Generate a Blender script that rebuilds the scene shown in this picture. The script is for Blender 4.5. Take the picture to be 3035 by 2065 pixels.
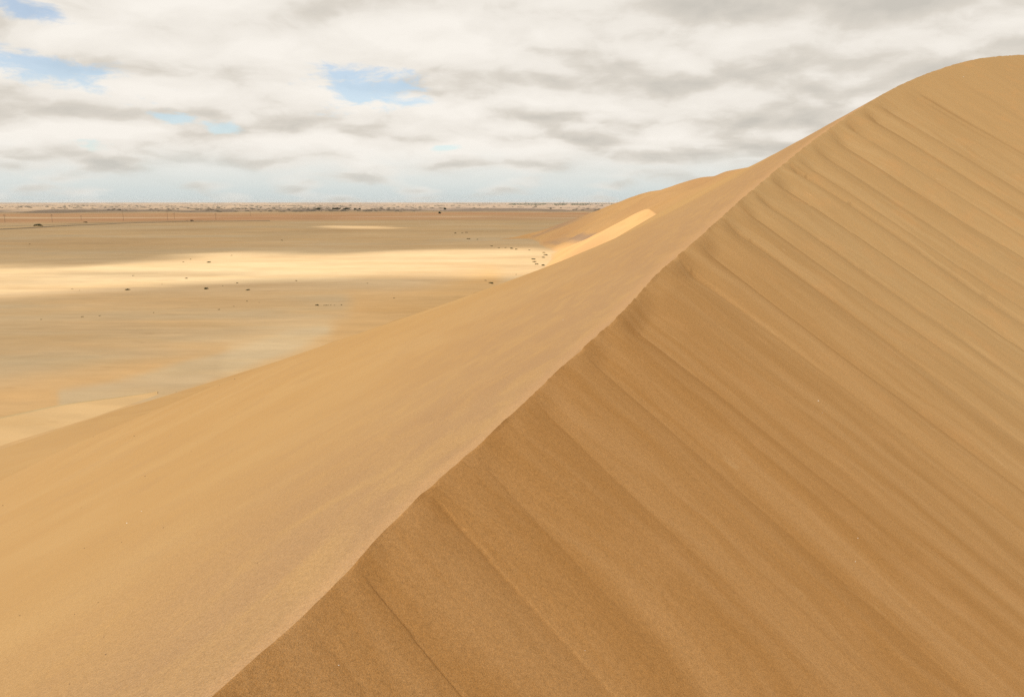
import bpy, math, numpy as np
from mathutils import Vector
R = math.radians
sc = bpy.context.scene
for o in list(bpy.data.objects): bpy.data.objects.remove(o)

# ------------------------------------------------------------------ camera, sky, sun, exposure
FPX, CX, CY, H = 2382.0, 1517.5, 1032.5, 60.0          # focal length in photo pixels, image centre, eye height over the plain
PITCH = math.atan(434.0 / FPX); CP, SP = math.cos(PITCH), math.sin(PITCH)
cam_d = bpy.data.cameras.new('camera'); cam = bpy.data.objects.new('camera', cam_d)
sc.collection.objects.link(cam); sc.camera = cam
cam.location = (0, 0, 0); cam.rotation_euler = (math.pi/2 - PITCH, 0, 0)
cam_d.sensor_width = 36.0; cam_d.lens = 36.0 * FPX / 3035.0
cam_d.clip_start = 0.05; cam_d.clip_end = 400000.0

SUN_AZ, SUN_EL = -132.0, 52.0                           # azimuth clockwise from +Y (the view direction)
SDIR = np.array([math.sin(R(SUN_AZ))*math.cos(R(SUN_EL)), math.cos(R(SUN_AZ))*math.cos(R(SUN_EL)), math.sin(R(SUN_EL))])
sun_d = bpy.data.lights.new('sun', 'SUN'); sun = bpy.data.objects.new('sun', sun_d); sc.collection.objects.link(sun)
sun_d.energy = 5.0; sun_d.angle = R(.9); sun_d.color = (1.0, 0.93, 0.82)
sun.rotation_euler = Vector(SDIR).to_track_quat('Z', 'Y').to_euler()
sun.location = (0, 0, 300)
sc.view_settings.view_transform = 'Standard'; sc.view_settings.look = 'None'
sc.view_settings.exposure = 0.0; sc.view_settings.gamma = 1.0; sc.view_settings.use_curve_mapping = False
sc.render.engine = 'CYCLES'
sc.cycles.max_bounces = 6; sc.cycles.diffuse_bounces = 3; sc.cycles.transparent_max_bounces = 12
sc.cycles.use_denoising = False; sc.cycles.sample_clamp_indirect = 3.0

class NT:
    """small helper to wire shader nodes"""
    def __init__(s, tree): s.t = tree; s.n = tree.nodes; s.l = tree.links; s.n.clear()
    def node(s, typ, **kw):
        n = s.n.new(typ)
        for k, v in kw.items():
            if k.startswith('i_'):
                key = k[2:]; key = int(key) if key.isdigit() else key.replace('_', ' ')
                s.put(n, key, v)
            else: setattr(n, k, v)
        return n
    def put(s, n, key, v):
        if isinstance(v, bpy.types.NodeSocket): s.l.new(v, n.inputs[key])
        else: n.inputs[key].default_value = v
    def m(s, op, a, b=0.0, c=None, clamp=False):
        n = s.n.new('ShaderNodeMath'); n.operation = op; n.use_clamp = clamp
        s.put(n, 0, a); s.put(n, 1, b)
        if c is not None: s.put(n, 2, c)
        return n.outputs[0]
    def ss(s, x, a, b, lo=0.0, hi=1.0):
        n = s.n.new('ShaderNodeMapRange'); n.interpolation_type = 'SMOOTHSTEP'
        for i, v in enumerate((x, a, b, lo, hi)): s.put(n, i, v)
        return n.outputs[0]
    def lin(s, x, a, b, lo=0.0, hi=1.0):
        n = s.n.new('ShaderNodeMapRange')
        for i, v in enumerate((x, a, b, lo, hi)): s.put(n, i, v)
        return n.outputs[0]
    def mix(s, f, a, b, mode='MIX'):
        n = s.n.new('ShaderNodeMix'); n.data_type = 'RGBA'; n.blend_type = mode
        s.put(n, 0, f); s.put(n, 6, a if not isinstance(a, tuple) else (*a, 1)[:4]); s.put(n, 7, b if not isinstance(b, tuple) else (*b, 1)[:4])
        return n.outputs[2]
    def noise(s, vec, scale, detail=3.0, rough=0.5, dim='3D', dist=0.0):
        n = s.n.new('ShaderNodeTexNoise'); n.noise_dimensions = dim
        s.put(n, 'Vector', vec); s.put(n, 'Scale', scale); s.put(n, 'Detail', detail); s.put(n, 'Roughness', rough); s.put(n, 'Distortion', dist)
        return n.outputs[0]
    def comb(s, x, y, z=0.0):
        n = s.n.new('ShaderNodeCombineXYZ'); s.put(n, 0, x); s.put(n, 1, y); s.put(n, 2, z); return n.outputs[0]
    def sep(s, v):
        n = s.n.new('ShaderNodeSeparateXYZ'); s.put(n, 0, v); return n.outputs
    def vmul(s, v, k):
        n = s.n.new('ShaderNodeVectorMath'); n.operation = 'MULTIPLY'; s.put(n, 0, v); s.put(n, 1, k); return n.outputs[0]
    def vadd(s, v, k):
        n = s.n.new('ShaderNodeVectorMath'); n.operation = 'ADD'; s.put(n, 0, v); s.put(n, 1, k); return n.outputs[0]

def build_world():
    w = bpy.data.worlds.new('World'); sc.world = w; w.use_nodes = True
    g = NT(w.node_tree)
    d = g.sep(g.node('ShaderNodeTexCoord').outputs['Generated'])
    vx, vy, vz = d[0], d[1], d[2]
    zz = g.m('ADD', g.m('MAXIMUM', vz, 0.0), 0.23)
    p = g.comb(g.m('DIVIDE', vx, zz), g.m('DIVIDE', vy, zz), 0.0)            # the cloud layer seen in perspective
    wn = g.node('ShaderNodeTexNoise', i_Vector=p, i_Scale=3.6, i_Detail=3.0).outputs['Color']
    pw = g.vadd(p, g.vmul(g.vadd(wn, (-.5, -.5, 0)), (.16, .16, 0)))
    def billow(v):                                                            # lumpy cloud tops
        vo = g.node('ShaderNodeTexVoronoi', voronoi_dimensions='2D', feature='SMOOTH_F1', i_Vector=v, i_Scale=3.1, i_Detail=0.0, i_Smoothness=.55)
        return g.m('ADD', g.m('MULTIPLY', g.noise(v, 2.6, 5, .55), .66), g.m('MULTIPLY', g.m('SUBTRACT', 1.0, vo.outputs['Distance']), .30))
    n0 = billow(pw); n1 = billow(g.vmul(pw, (1.05, 1.05, 1)))                # here, and a little lower in the sky
    big = g.noise(g.vadd(p, (3.1, .4, 0)), .85, 2, .5)
    rel = g.m('SUBTRACT', n1, n0)
    fine = g.noise(pw, 11, 4, .6)
    # brightness: lit tops, greyer bases
    sh = g.m('ADD', g.m('MULTIPLY', rel, 1.45), g.m('MULTIPLY', g.m('SUBTRACT', fine, .5), .13))
    sh = g.m('ADD', sh, g.m('MULTIPLY', g.m('SUBTRACT', .5, n0), .36))
    sh = g.m('ADD', sh, g.m('MULTIPLY', g.m('SUBTRACT', .5, big), .62))
    az = g.m('ARCTAN2', vx, vy); el = g.m('ARCSINE', vz)
    # the cloud is thicker and greyer towards the right, as in the photograph
    sh = g.m('ADD', sh, g.ss(az, R(-14), R(24), .12, -.05))
    bright = g.lin(sh, -.42, .42, 0, 1)
    ramp = g.node('ShaderNodeValToRGB'); g.put(ramp, 0, bright)
    cr = ramp.color_ramp; cr.elements[0].position = .08; cr.elements[0].color = (.60, .565, .505, 1)
    cr.elements[1].position = .92; cr.elements[1].color = (.95, .90, .825, 1)
    e = cr.elements.new(.36); e.color = (.72, .67, .595, 1); e = cr.elements.new(.58); e.color = (.865, .815, .74, 1)
    cloud = ramp.outputs[0]
    # low down the clouds thin out into pale blue-grey air
    low = g.ss(el, R(.3), R(4.2), 1, 0)
    air = g.ss(el, R(0), R(1.3), 0, 1)
    aircol = g.mix(air, (.62, .685, .68), (.70, .75, .725))
    brk = g.m('MULTIPLY', low, g.ss(g.m('ADD', n0, g.m('MULTIPLY', low, -.12)), .36, .56, 1.0, .30))
    cloud = g.mix(g.m('MINIMUM', brk, .95), cloud, aircol)
    # blue gaps: a few breaks in the layer (azimuth, elevation, half widths in degrees, tilt)
    gap = 0.0
    wob = g.m('MULTIPLY', g.m('SUBTRACT', g.noise(pw, 6.0, 6, .62), .5), 4.2)
    for a, e_, wa, we, tl in ((-10.9, 7.6, 2.4, 1.25, .0), (-8.2, 7.4, 2.2, .9, .0), (-30.5, 8.0, 5.2, .8, -.17), (-32.3, 11.9, 3.4, .75, -.35), (-22.6, 5.3, 1.1, .4, 0),
                              (-19.0, 4.7, 1.0, .42, 0), (-27, 3.4, 1.1, .35, 0), (-5, 3.6, 1.0, .28, 0)):
        da = g.m('SUBTRACT', az, R(a)); de = g.m('SUBTRACT', g.m('SUBTRACT', el, R(e_)), g.m('MULTIPLY', da, tl))
        q = g.m('ADD', g.m('POWER', g.m('ABSOLUTE', g.m('DIVIDE', da, R(wa))), 2.0), g.m('POWER', g.m('ABSOLUTE', g.m('DIVIDE', de, R(we))), 2.0))
        b = g.m('SUBTRACT', 1.0, g.m('POWER', q, .5))
        gap = b if gap == 0.0 else g.m('MAXIMUM', gap, b)
    gap = g.m('ADD', g.m('MAXIMUM', gap, -1.6), wob)
    gapf = g.m('MULTIPLY', g.ss(gap, -.35, .55), .70)
    sky = g.node('ShaderNodeTexSky'); sky.sky_type = 'NISHITA'; sky.sun_disc = False
    sky.sun_elevation = R(SUN_EL); sky.sun_rotation = R(SUN_AZ); sky.air_density = 1.0; sky.dust_density = .6; sky.ozone_density = 2.0
    blue = g.node('ShaderNodeBackground'); g.put(blue, 0, sky.outputs[0]); blue.inputs[1].default_value = .15
    cl = g.node('ShaderNodeBackground'); g.put(cl, 0, cloud); cl.inputs[1].default_value = 1.0
    mx = g.node('ShaderNodeMixShader'); g.put(mx, 0, gapf); g.l.new(cl.outputs[0], mx.inputs[1]); g.l.new(blue.outputs[0], mx.inputs[2])
    out = g.node('ShaderNodeOutputWorld'); g.l.new(mx.outputs[0], out.inputs[0])
    w.cycles.sampling_method = 'NONE'
build_world()

# ------------------------------------------------------------------ helpers
def ray(px, py):
    x = np.asarray(px, float)-CX; y = CY-np.asarray(py, float)
    return np.stack([x+0*y, FPX*CP+y*SP+0*x, y*CP-FPX*SP+0*x], -1)
def at_r(px, py, r):
    d = ray(px, py); return d*(np.asarray(r, float)/np.hypot(d[..., 0], d[..., 1]))[..., None]
def on_plain(px, py, z=-H):
    d = ray(px, py); return d*(z/d[..., 2])[..., None]
def project(P):
    P = np.asarray(P, float); dep = P[..., 1]*CP-P[..., 2]*SP; up = P[..., 1]*SP+P[..., 2]*CP
    dep = np.where(np.abs(dep) < 1e-6, 1e-6, dep)
    return CX+FPX*P[..., 0]/dep, CY-FPX*up/dep
def spline(t, y, q):
    t = np.asarray(t, float); y = np.asarray(y, float); y2 = y if y.ndim > 1 else y[:, None]
    n = len(t); h = np.diff(t); A = np.eye(n); Q = np.zeros_like(y2)
    for i in range(1, n-1):
        A[i, i-1] = h[i-1]; A[i, i] = 2*(h[i-1]+h[i]); A[i, i+1] = h[i]
        Q[i] = 6*((y2[i+1]-y2[i])/h[i]-(y2[i]-y2[i-1])/h[i-1])
    M = np.linalg.solve(A, Q); q = np.asarray(q, float); k = np.clip(np.searchsorted(t, q)-1, 0, n-2)
    a = (t[k+1]-q)[:, None]; b = (q-t[k])[:, None]; hh = h[k][:, None]
    o = (M[k]*a**3+M[k+1]*b**3)/(6*hh)+(y2[k]/hh-M[k]*hh/6)*a+(y2[k+1]/hh-M[k+1]*hh/6)*b
    return o if y.ndim > 1 else o[:, 0]
def sstep(a, b, x):
    u = np.clip((np.asarray(x, float)-a)/(b-a), 0, 1); return u*u*(3-2*u)
def _hash(i, j, s):
    h = (i*374761393 + j*668265263 + s*1274126177) & 0xFFFFFFFF
    h = ((h ^ (h >> 13))*1274126177) & 0xFFFFFFFF
    return ((h ^ (h >> 16)) & 0xFFFF)/65535.0
def vnoise(x, y, seed=0):
    """value noise, -1..1"""
    x = np.asarray(x, float)+0*np.asarray(y, float); y = np.asarray(y, float)+0*x
    i = np.floor(x).astype(np.int64); j = np.floor(y).astype(np.int64); u = x-i; v = y-j
    u = u*u*u*(u*(u*6-15)+10); v = v*v*v*(v*(v*6-15)+10)
    a = _hash(i, j, seed); b = _hash(i+1, j, seed); c = _hash(i, j+1, seed); d = _hash(i+1, j+1, seed)
    return 2*((a*(1-u)+b*u)*(1-v)+(c*(1-u)+d*u)*v)-1
def fbm(x, y, oct=4, seed=0, gain=.5):
    s = 0; a = 1; n = 0
    for k in range(oct):
        s = s+a*vnoise(np.asarray(x)*2**k+17.3*k, np.asarray(y)*2**k-9.1*k, seed+k); n += a; a *= gain
    return s/n
def link(o): sc.collection.objects.link(o); return o
def raw_mesh(name, V, F, mat=None, smooth=True, attrs=None, cols=None, uv=None, keep=True):
    """V (n,3), F (m,4) or (m,3) -> object"""
    V = np.ascontiguousarray(V, np.float32); F = np.ascontiguousarray(F, np.int32); k = F.shape[1]
    me = bpy.data.meshes.new(name); me.vertices.add(len(V)); me.vertices.foreach_set('co', V.ravel())
    me.loops.add(F.size); me.loops.foreach_set('vertex_index', F.ravel())
    me.polygons.add(len(F)); me.polygons.foreach_set('loop_start', np.arange(0, F.size, k, dtype=np.int32))
    me.update(calc_edges=True); me.validate()
    me.polygons.foreach_set('use_smooth', np.full(len(F), smooth, bool))
    for a, v in (attrs or {}).items():
        at = me.attributes.new(a, 'FLOAT', 'POINT'); at.data.foreach_set('value', np.ascontiguousarray(v, np.float32).ravel())
    for a, v in (cols or {}).items():
        at = me.attributes.new(a, 'FLOAT_COLOR', 'POINT')
        v = np.concatenate([v, np.ones((len(v), 1))], 1); at.data.foreach_set('color', np.ascontiguousarray(v, np.float32).ravel())
    if mat: me.materials.append(mat)
    return link(bpy.data.objects.new(name, me)) if keep else me
def grid_faces(m, n, wrap=False):
    i = np.arange(m*n).reshape(m, n)
    if wrap: i = np.vstack([i, i[:1]])
    return np.stack([i[:-1, :-1], i[1:, :-1], i[1:, 1:], i[:-1, 1:]], -1).reshape(-1, 4)
def tag(o, label=None, cat=None, group=None, kind=None):
    for k, v in (('label', label), ('category', cat), ('group', group), ('kind', kind)):
        if v: o[k] = v
    return o
def material(name):
    m = bpy.data.materials.new(name); m.use_nodes = True
    g = NT(m.node_tree); b = g.node('ShaderNodeBsdfPrincipled'); o = g.node('ShaderNodeOutputMaterial')
    b.inputs['Roughness'].default_value = .95; b.inputs['Specular IOR Level'].default_value = .15
    g.l.new(b.outputs[0], o.inputs[0]); return m, g, b
def sand_material(name):
    m = bpy.data.materials.new(name); m.use_nodes = True
    g = NT(m.node_tree); b = g.node('ShaderNodeBsdfDiffuse'); o = g.node('ShaderNodeOutputMaterial')
    b.inputs['Roughness'].default_value = 0.0; g.l.new(b.outputs[0], o.inputs[0]); return m, g, b
def plain_mat(name, col, var=.25, scale=2.0, rough=.9):
    m, g, b = material(name); co = g.node('ShaderNodeTexCoord').outputs['Object']
    n = g.noise(co, scale, 4, .6)
    g.put(b, 'Base Color', g.mix(n, tuple(c*(1-var) for c in col), tuple(min(1, c*(1+var)) for c in col))); b.inputs['Roughness'].default_value = rough
    return m

# ------------------------------------------------------------------ sand materials
def sand_grain(g, co, vec_col, amount):
    """fine grain: light, dark and orange grains, a few scales so that it holds near and farther away"""
    f1 = g.noise(co, 420, 2, .6); f2 = g.noise(co, 150, 2, .55); f3 = g.noise(co, 38, 3, .55)
    v = g.m('ADD', g.m('MULTIPLY', g.m('SUBTRACT', f1, .5), 1.9), g.m('ADD', g.m('MULTIPLY', g.m('SUBTRACT', f2, .5), 1.1), g.m('MULTIPLY', g.m('SUBTRACT', f3, .5), .5)))
    k = g.m('ADD', 1.0, g.m('MULTIPLY', v, amount))
    hue = g.noise(g.vadd(co, (7.3, 1.1, 3.7)), 300, 2, .6)
    c = g.mix(g.ss(hue, .3, .7), g.mix(1.0, vec_col, (1.04, .95, .78), 'MULTIPLY'), g.mix(1.0, vec_col, (.97, 1.04, 1.2), 'MULTIPLY'))
    return g.mix(1.0, c, g.comb(k, g.m('MULTIPLY', k, .985), g.m('MULTIPLY', k, 1.02)), 'MULTIPLY'), v
def slip_mat():
    m, g, b = sand_material('slip_face_sand'); co = g.node('ShaderNodeTexCoord').outputs['Object']
    arc = g.node('ShaderNodeAttribute', attribute_name='arc').outputs['Fac']; s = g.node('ShaderNodeAttribute', attribute_name='down').outputs['Fac']
    dist = g.node('ShaderNodeAttribute', attribute_name='reach').outputs['Fac']     # 0 coarse fresh sand, 1 pale sand up the slope
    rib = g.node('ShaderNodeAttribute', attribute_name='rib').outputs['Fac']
    uv = g.comb(g.m('ADD', arc, g.m('MULTIPLY', g.noise(co, .35, 3, .5), 1.3)), g.m('MULTIPLY', s, .13), 0.0)
    smooth_top = g.ss(arc, 82.0, 90.0, 1.0, .25)
    st1 = g.noise(uv, 1.6, 5, .6); st2 = g.noise(g.vadd(uv, (31, 5, 0)), 7.0, 4, .6)
    blot = g.noise(co, .9, 4, .6)
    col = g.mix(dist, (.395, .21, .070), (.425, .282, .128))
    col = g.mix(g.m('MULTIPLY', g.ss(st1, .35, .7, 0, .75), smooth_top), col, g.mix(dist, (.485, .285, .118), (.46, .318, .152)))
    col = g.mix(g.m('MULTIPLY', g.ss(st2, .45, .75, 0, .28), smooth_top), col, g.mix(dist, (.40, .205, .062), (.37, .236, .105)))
    col = g.mix(g.m('MULTIPLY', rib, .9), col, g.mix(dist, (.315, .155, .045), (.30, .182, .076)))      # shade of the grooves painted into the sand colour, broader under the brink
    col = g.mix(g.ss(blot, .5, .75, 0, .4), col, (.50, .29, .12))
    # little pale tongues where dry sand slid
    tn = g.noise(g.comb(g.m('MULTIPLY', arc, 3.2), g.m('MULTIPLY', s, .9), 2.0), 1.3, 6, .7, dist=.8)
    col = g.mix(g.ss(tn, .63, .74, 0, .45), col, g.mix(dist, (.53, .34, .155), (.56, .39, .2)))
    amt = g.lin(dist, 0, 1, .85, .3)
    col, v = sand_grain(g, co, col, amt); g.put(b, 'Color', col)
    bp = g.node('ShaderNodeBump'); bp.inputs['Distance'].default_value = .004; bp.inputs['Strength'].default_value = .55
    g.put(bp, 'Height', g.noise(co, 260, 2, .6)); g.put(b, 'Normal', bp.outputs[0])
    return m
def flank_mat():
    m, g, b = sand_material('windward_sand'); co = g.node('ShaderNodeTexCoord').outputs['Object']
    arc = g.node('ShaderNodeAttribute', attribute_name='arc').outputs['Fac']; s = g.node('ShaderNodeAttribute', attribute_name='down').outputs['Fac']
    d = g.node('ShaderNodeAttribute', attribute_name='reach').outputs['Fac']
    base = (.475, .300, .126)
    xy = g.sep(co)
    # wind streaks run along the dune: stretched bands of rosy-grey heavy sand and yellower sand
    w = g.comb(g.m('MULTIPLY', arc, .16), g.m('POWER', g.m('ADD', s, .6), .5), 0)
    b1 = g.noise(w, 1.7, 5, .58, dist=.6); b2 = g.noise(g.vadd(w, (9, 3, 1)), 5.5, 5, .6, dist=.4)
    col = g.mix(g.ss(b1, .36, .70, 0, .8), base, (.505, .332, .146))
    col = g.mix(g.ss(b2, .48, .70, 0, .30), col, (.42, .268, .128))
    # rosy heavy-mineral sand close to the brink
    nb = g.m('MULTIPLY', g.m('ADD', g.ss(d, .04, .62, 1, 0), 0), g.ss(g.noise(g.comb(g.m('MULTIPLY', arc, .55), g.m('MULTIPLY', s, 1.7), 4), 1.5, 6, .62, dist=1.0), .3, .62, .45, 1))
    col = g.mix(g.m('MULTIPLY', nb, .70), col, (.375, .238, .128))
    col = g.mix(g.ss(g.m('ADD', d, g.m('MULTIPLY', g.noise(co, 1.5, 4, .6), .04)), .022, .06, .5, 0), col, (.52, .325, .165))
    far = g.ss(g.noise(g.comb(g.m('MULTIPLY', xy[0], .012), g.m('MULTIPLY', xy[1], .006), 0), 1.6, 5, .6), .4, .65)
    col = g.mix(g.m('MULTIPLY', far, .35), col, (.52, .345, .16))
    amt = g.node('ShaderNodeAttribute', attribute_name='grain').outputs['Fac']
    col, v = sand_grain(g, co, col, amt); g.put(b, 'Color', col)
    bp = g.node('ShaderNodeBump'); bp.inputs['Distance'].default_value = .003; bp.inputs['Strength'].default_value = .4
    g.put(bp, 'Height', g.noise(co, 260, 2, .6)); g.put(b, 'Normal', bp.outputs[0])
    return m
def ground_mat(name, fine=.25, streak=True):
    """base colour from the vertex colours (kinds of sand and gravel), broken up by noise"""
    m, g, b = sand_material(name); co = g.node('ShaderNodeTexCoord').outputs['Object']
    c = g.node('ShaderNodeAttribute', attribute_name='sand').outputs['Color']
    n1 = g.noise(g.vmul(co, (.004, .016, .02)), 1.6, 8, .62, dist=.5); n2 = g.noise(g.vmul(co, (.05, .12, .12)), 1.0, 6, .65); n3 = g.noise(co, 1.2, 4, .6)
    v = g.m('ADD', g.m('MULTIPLY', g.m('SUBTRACT', n1, .5), 1.1), g.m('ADD', g.m('MULTIPLY', g.m('SUBTRACT', n2, .5), 1.1), g.m('MULTIPLY', g.m('SUBTRACT', n3, .5), .4)))
    k = g.m('ADD', 1.0, g.m('MULTIPLY', v, fine))
    col = g.mix(1.0, c, g.comb(k, k, k), 'MULTIPLY')
    ln = g.noise(g.vmul(co, (.0035, .045, .02)), 1.0, 5, .62, dist=.7)
    col = g.mix(g.ss(ln, .58, .74, 0, .5), col, g.mix(1.0, col, (1.16, 1.13, 1.10), 'MULTIPLY'))
    col = g.mix(g.ss(ln, .28, .42, .45, 0), col, g.mix(1.0, col, (.86, .85, .86), 'MULTIPLY'))
    mk = g.noise(g.vmul(co, (.028, .05, .05)), 1.0, 4, .66)
    col = g.mix(g.ss(mk, .62, .72, 0, .5), col, g.mix(1.0, col, (.80, .76, .74), 'MULTIPLY'))
    t = g.noise(g.vmul(co, (.01, .03, .03)), 1.0, 6, .6)
    col = g.mix(g.ss(t, .45, .7, 0, .35), col, g.mix(1.0, col, (1.03, .95, .80), 'MULTIPLY'))
    g.put(b, 'Color', col)
    return m
M_SLIP, M_FLANK, M_GROUND, M_FARSAND = slip_mat(), flank_mat(), ground_mat('plain_ground', .32), ground_mat('far_sand', .16)

# ------------------------------------------------------------------ the near dune
CREST = [(636,2054,2.42),(905,1816,2.96),(1163,1548,3.85),(1431,1305,5.2),(1646,1104,7.3),(1840,928,10.45),(1952,808,13.9),
 (2055,718,16.9),(2177,609,21.5),(2314,493,27),(2443,392,33),(2553,318,38.5),(2678,248,45),(2883,178,53.5),(3035,163,60)]
cpts = np.vstack([np.array([[-5.5,-40,-3.0],[-3.2,-14,-1.9],[-1.9,-4.5,-1.6],[-1.35,-.6,-1.5]]), np.array([at_r(*c) for c in CREST]),
                  np.array([[44,55.5,9.6],[60,58.5,9.2],[82,57,7]])])
carc = np.concatenate([[0], np.cumsum(np.linalg.norm(np.diff(cpts, axis=0), axis=1))])
def crest(q): return spline(carc, cpts, q)
BASE = np.array([(-175,-80),(-152,60),(-143,110),(-130,197),(-105,284),(-72,409),(-17,595),(60,720),(170,790),(300,800)], float)
BASE_T = [0,42,48,57,68,80,96,117,133,156]
KN = [0,46,57,68,80,96,117,133,156]; KA = [1.267,1.161,.92,1.202,1.465,1.203,1.466,1.493,1.551]
# rows along the crest: spacing grows with the distance from the camera
rows = [0.0]
while rows[-1] < 155.0:
    c = crest(np.array([rows[-1]]))[0]; dd = max(2.2, np.linalg.norm(c))
    rows.append(rows[-1] + dd*(.0034 if rows[-1] > 41 and rows[-1] < 108 else .02))
rows = np.array(rows)
C = crest(rows); T = (crest(rows+.05)-crest(rows-.05))/.1
dist_c = np.linalg.norm(C, axis=1)
# grooves in the slip face: where they start on the brink (photo pixels), turned into arc length
cx_, cy_ = project(C); vis = (rows > 41.5) & (rows < 108)
def arc_of(px): return np.interp(px, cx_[vis], rows[vis])
G_PX = [690,905,1050,1271,1400,1577,1720,1840,2005,2062,2140,2185,2232,2275,2330,2352,2400,2446,2500,2553,2588,2680,2790,2940]
GA = np.array([arc_of(p) for p in G_PX]); GA = np.concatenate([[38.5, 40, 41.2], GA, [104, 108, 112, 118, 126, 140, 156]])
def ribs(a, s, seed=3):
    """rounded ribs between sharp grooves; returns height and how near the groove we are"""
    wander = .24*np.sqrt(np.maximum(s, 0))*vnoise(a*.45, s*.13, 11) + .03*vnoise(a*1.3, s*.4, 12)*np.minimum(s, 1.5)
    aw = a + wander*np.clip(.35+.02*(a-41), .3, 1.3)
    k = np.clip(np.searchsorted(GA, aw)-1, 0, len(GA)-2); a0 = GA[k]; a1 = GA[k+1]; u = np.clip((aw-a0)/(a1-a0), 0, 1); w = a1-a0
    strength = .35+.95*_hash(k, k*0+5, 9)**1.2
    life = (.7+2.2*_hash(k, k*0+7, 4))*np.interp(a, [41, 45, 50, 58, 75, 110], [.5, .8, 2.2, 3.6, 4.5, 5])      # some fade out sooner than others
    strength = strength*np.interp(a, [41, 44, 48, 51, 56, 80, 85, 88, 100], [.30, .38, .62, 1.4, 2.0, 1.9, 1.0, .12, .05])
    near_c = np.interp(a, carc, np.linalg.norm(cpts, axis=1)); cusp = sstep(.0, .07, s/near_c)*np.exp(-s/(life*1.3))
    peak = (u**.8*(1-u)**.62/.37)*cusp + (1-cusp)*(.5-.5*np.cos(2*np.pi*u**1.25))*.9
    hgt = .085*np.minimum(w, .6+.065*near_c)*strength*(peak-.66)*(.85+.15*cusp)*np.exp(-s/life/1.15)
    groove = np.exp(-((1-u)*w/((.08+.13*w)*(1+1.5*np.exp(-s/(.07*near_c)))))**1.0)*(1-.6*_hash(k, k*0+1, 2))*np.exp(-s/life)*np.minimum(strength*1.2, 1)  # mask for the painted groove shade, widened into dark corners below the brink
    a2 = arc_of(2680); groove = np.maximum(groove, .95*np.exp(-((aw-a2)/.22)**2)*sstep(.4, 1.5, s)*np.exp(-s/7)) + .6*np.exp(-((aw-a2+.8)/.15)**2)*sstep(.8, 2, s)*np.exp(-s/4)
    return hgt, np.clip(groove, 0, 1)
sN = 300; u = np.linspace(0, 1, sN)
hd = np.degrees(np.unwrap(np.arctan2(T[:, 0], T[:, 1])))
cs = T[:, 2]/np.hypot(T[:, 0], T[:, 1])
tan_rep = math.tan(R(33))
across = np.sqrt(np.maximum(tan_rep**2-cs**2, .1)); turn = np.degrees(np.arctan2(cs, across))
dip = hd+90+turn*.85                                    # true dip azimuth of a face at the angle of repose through the crest
faz = np.interp(rows, [0, 42, 46, 52, 62, 75, 88, 105, 120, 156], [118, 129, 129, 127, 128, 133, 147, 158, 163, 165])     # the way the sand ran
ker = np.hanning(81); ker /= ker.sum(); faz = np.convolve(np.pad(faz, 40, 'edge'), ker, 'valid')
fall = tan_rep*np.clip(np.cos(R(1)*(faz-dip)), .78, 1.0)
slen = np.clip(dist_c/10, .45, 2.2)*13.0
S = np.concatenate([slen[:, None]*(u**1.75)[None], slen[:, None] + (np.linspace(0, 1, 26)[1:]**1.3)[None]*130.0], 1)
nC = S.shape[1]
# fall direction swings to a common azimuth far down so that the lines never cross
fa = R(1)*(faz[:, None] + (134-faz[:, None])*sstep(14, 60, S))
dS = np.diff(S, axis=1); mid = .5*(fa[:, 1:]+fa[:, :-1])
X = C[:, :1] + np.concatenate([np.zeros((len(rows), 1)), np.cumsum(np.sin(mid)*dS, 1)], 1)
Y = C[:, 1:2] + np.concatenate([np.zeros((len(rows), 1)), np.cumsum(np.cos(mid)*dS, 1)], 1)
A2 = np.repeat(rows[:, None], nC, 1)
drop = fall[:, None]*S
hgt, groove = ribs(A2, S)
on = sstep(0.0, 1.0, S/np.clip(.08+.022*dist_c, .1, 1.5)[:, None])
Z = C[:, 2:3] - drop + hgt*on
Z += .012*fbm(A2*1.2, S*.35, 4, 21)*on*np.clip(dist_c/8, .6, 3)[:, None] + .10*fbm(X*.12, Y*.12, 3, 33)*sstep(1, 6, S)
fine_ribs = vnoise(A2*np.clip(9/np.sqrt(dist_c), 1.4, 7)[:, None], S*.15, 41)*.006*np.clip(dist_c/6, .5, 4)[:, None]
Z += fine_ribs*on*sstep(0, 3, S)*.8*(1-.8*sstep(82, 90, A2))
# brink nibbled back a little at the grooves
nib = np.exp(-((rows[:, None]-GA[None])/np.clip(.05+.004*dist_c[:, None], .05, .35))**2).max(1)
Cb = C.copy(); Cb[:, 2] -= nib*.002*np.clip(dist_c/3, 1, 6) + .008*fbm(rows*4, rows*0, 4, 8)*np.clip(dist_c/4, .6, 3)
Z[:, 0] = Cb[:, 2]; Z[:, 1:12] += (Cb[:, 2]-C[:, 2])[:, None]*np.linspace(1, 0, 11)[None]
Z = np.maximum(Z, -H-1)
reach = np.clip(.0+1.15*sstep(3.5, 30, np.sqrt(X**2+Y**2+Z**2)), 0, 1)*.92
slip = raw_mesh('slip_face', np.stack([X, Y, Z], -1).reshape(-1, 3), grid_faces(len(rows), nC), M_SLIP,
                attrs={'arc': A2, 'down': S, 'reach': reach, 'rib': groove*on})
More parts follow.
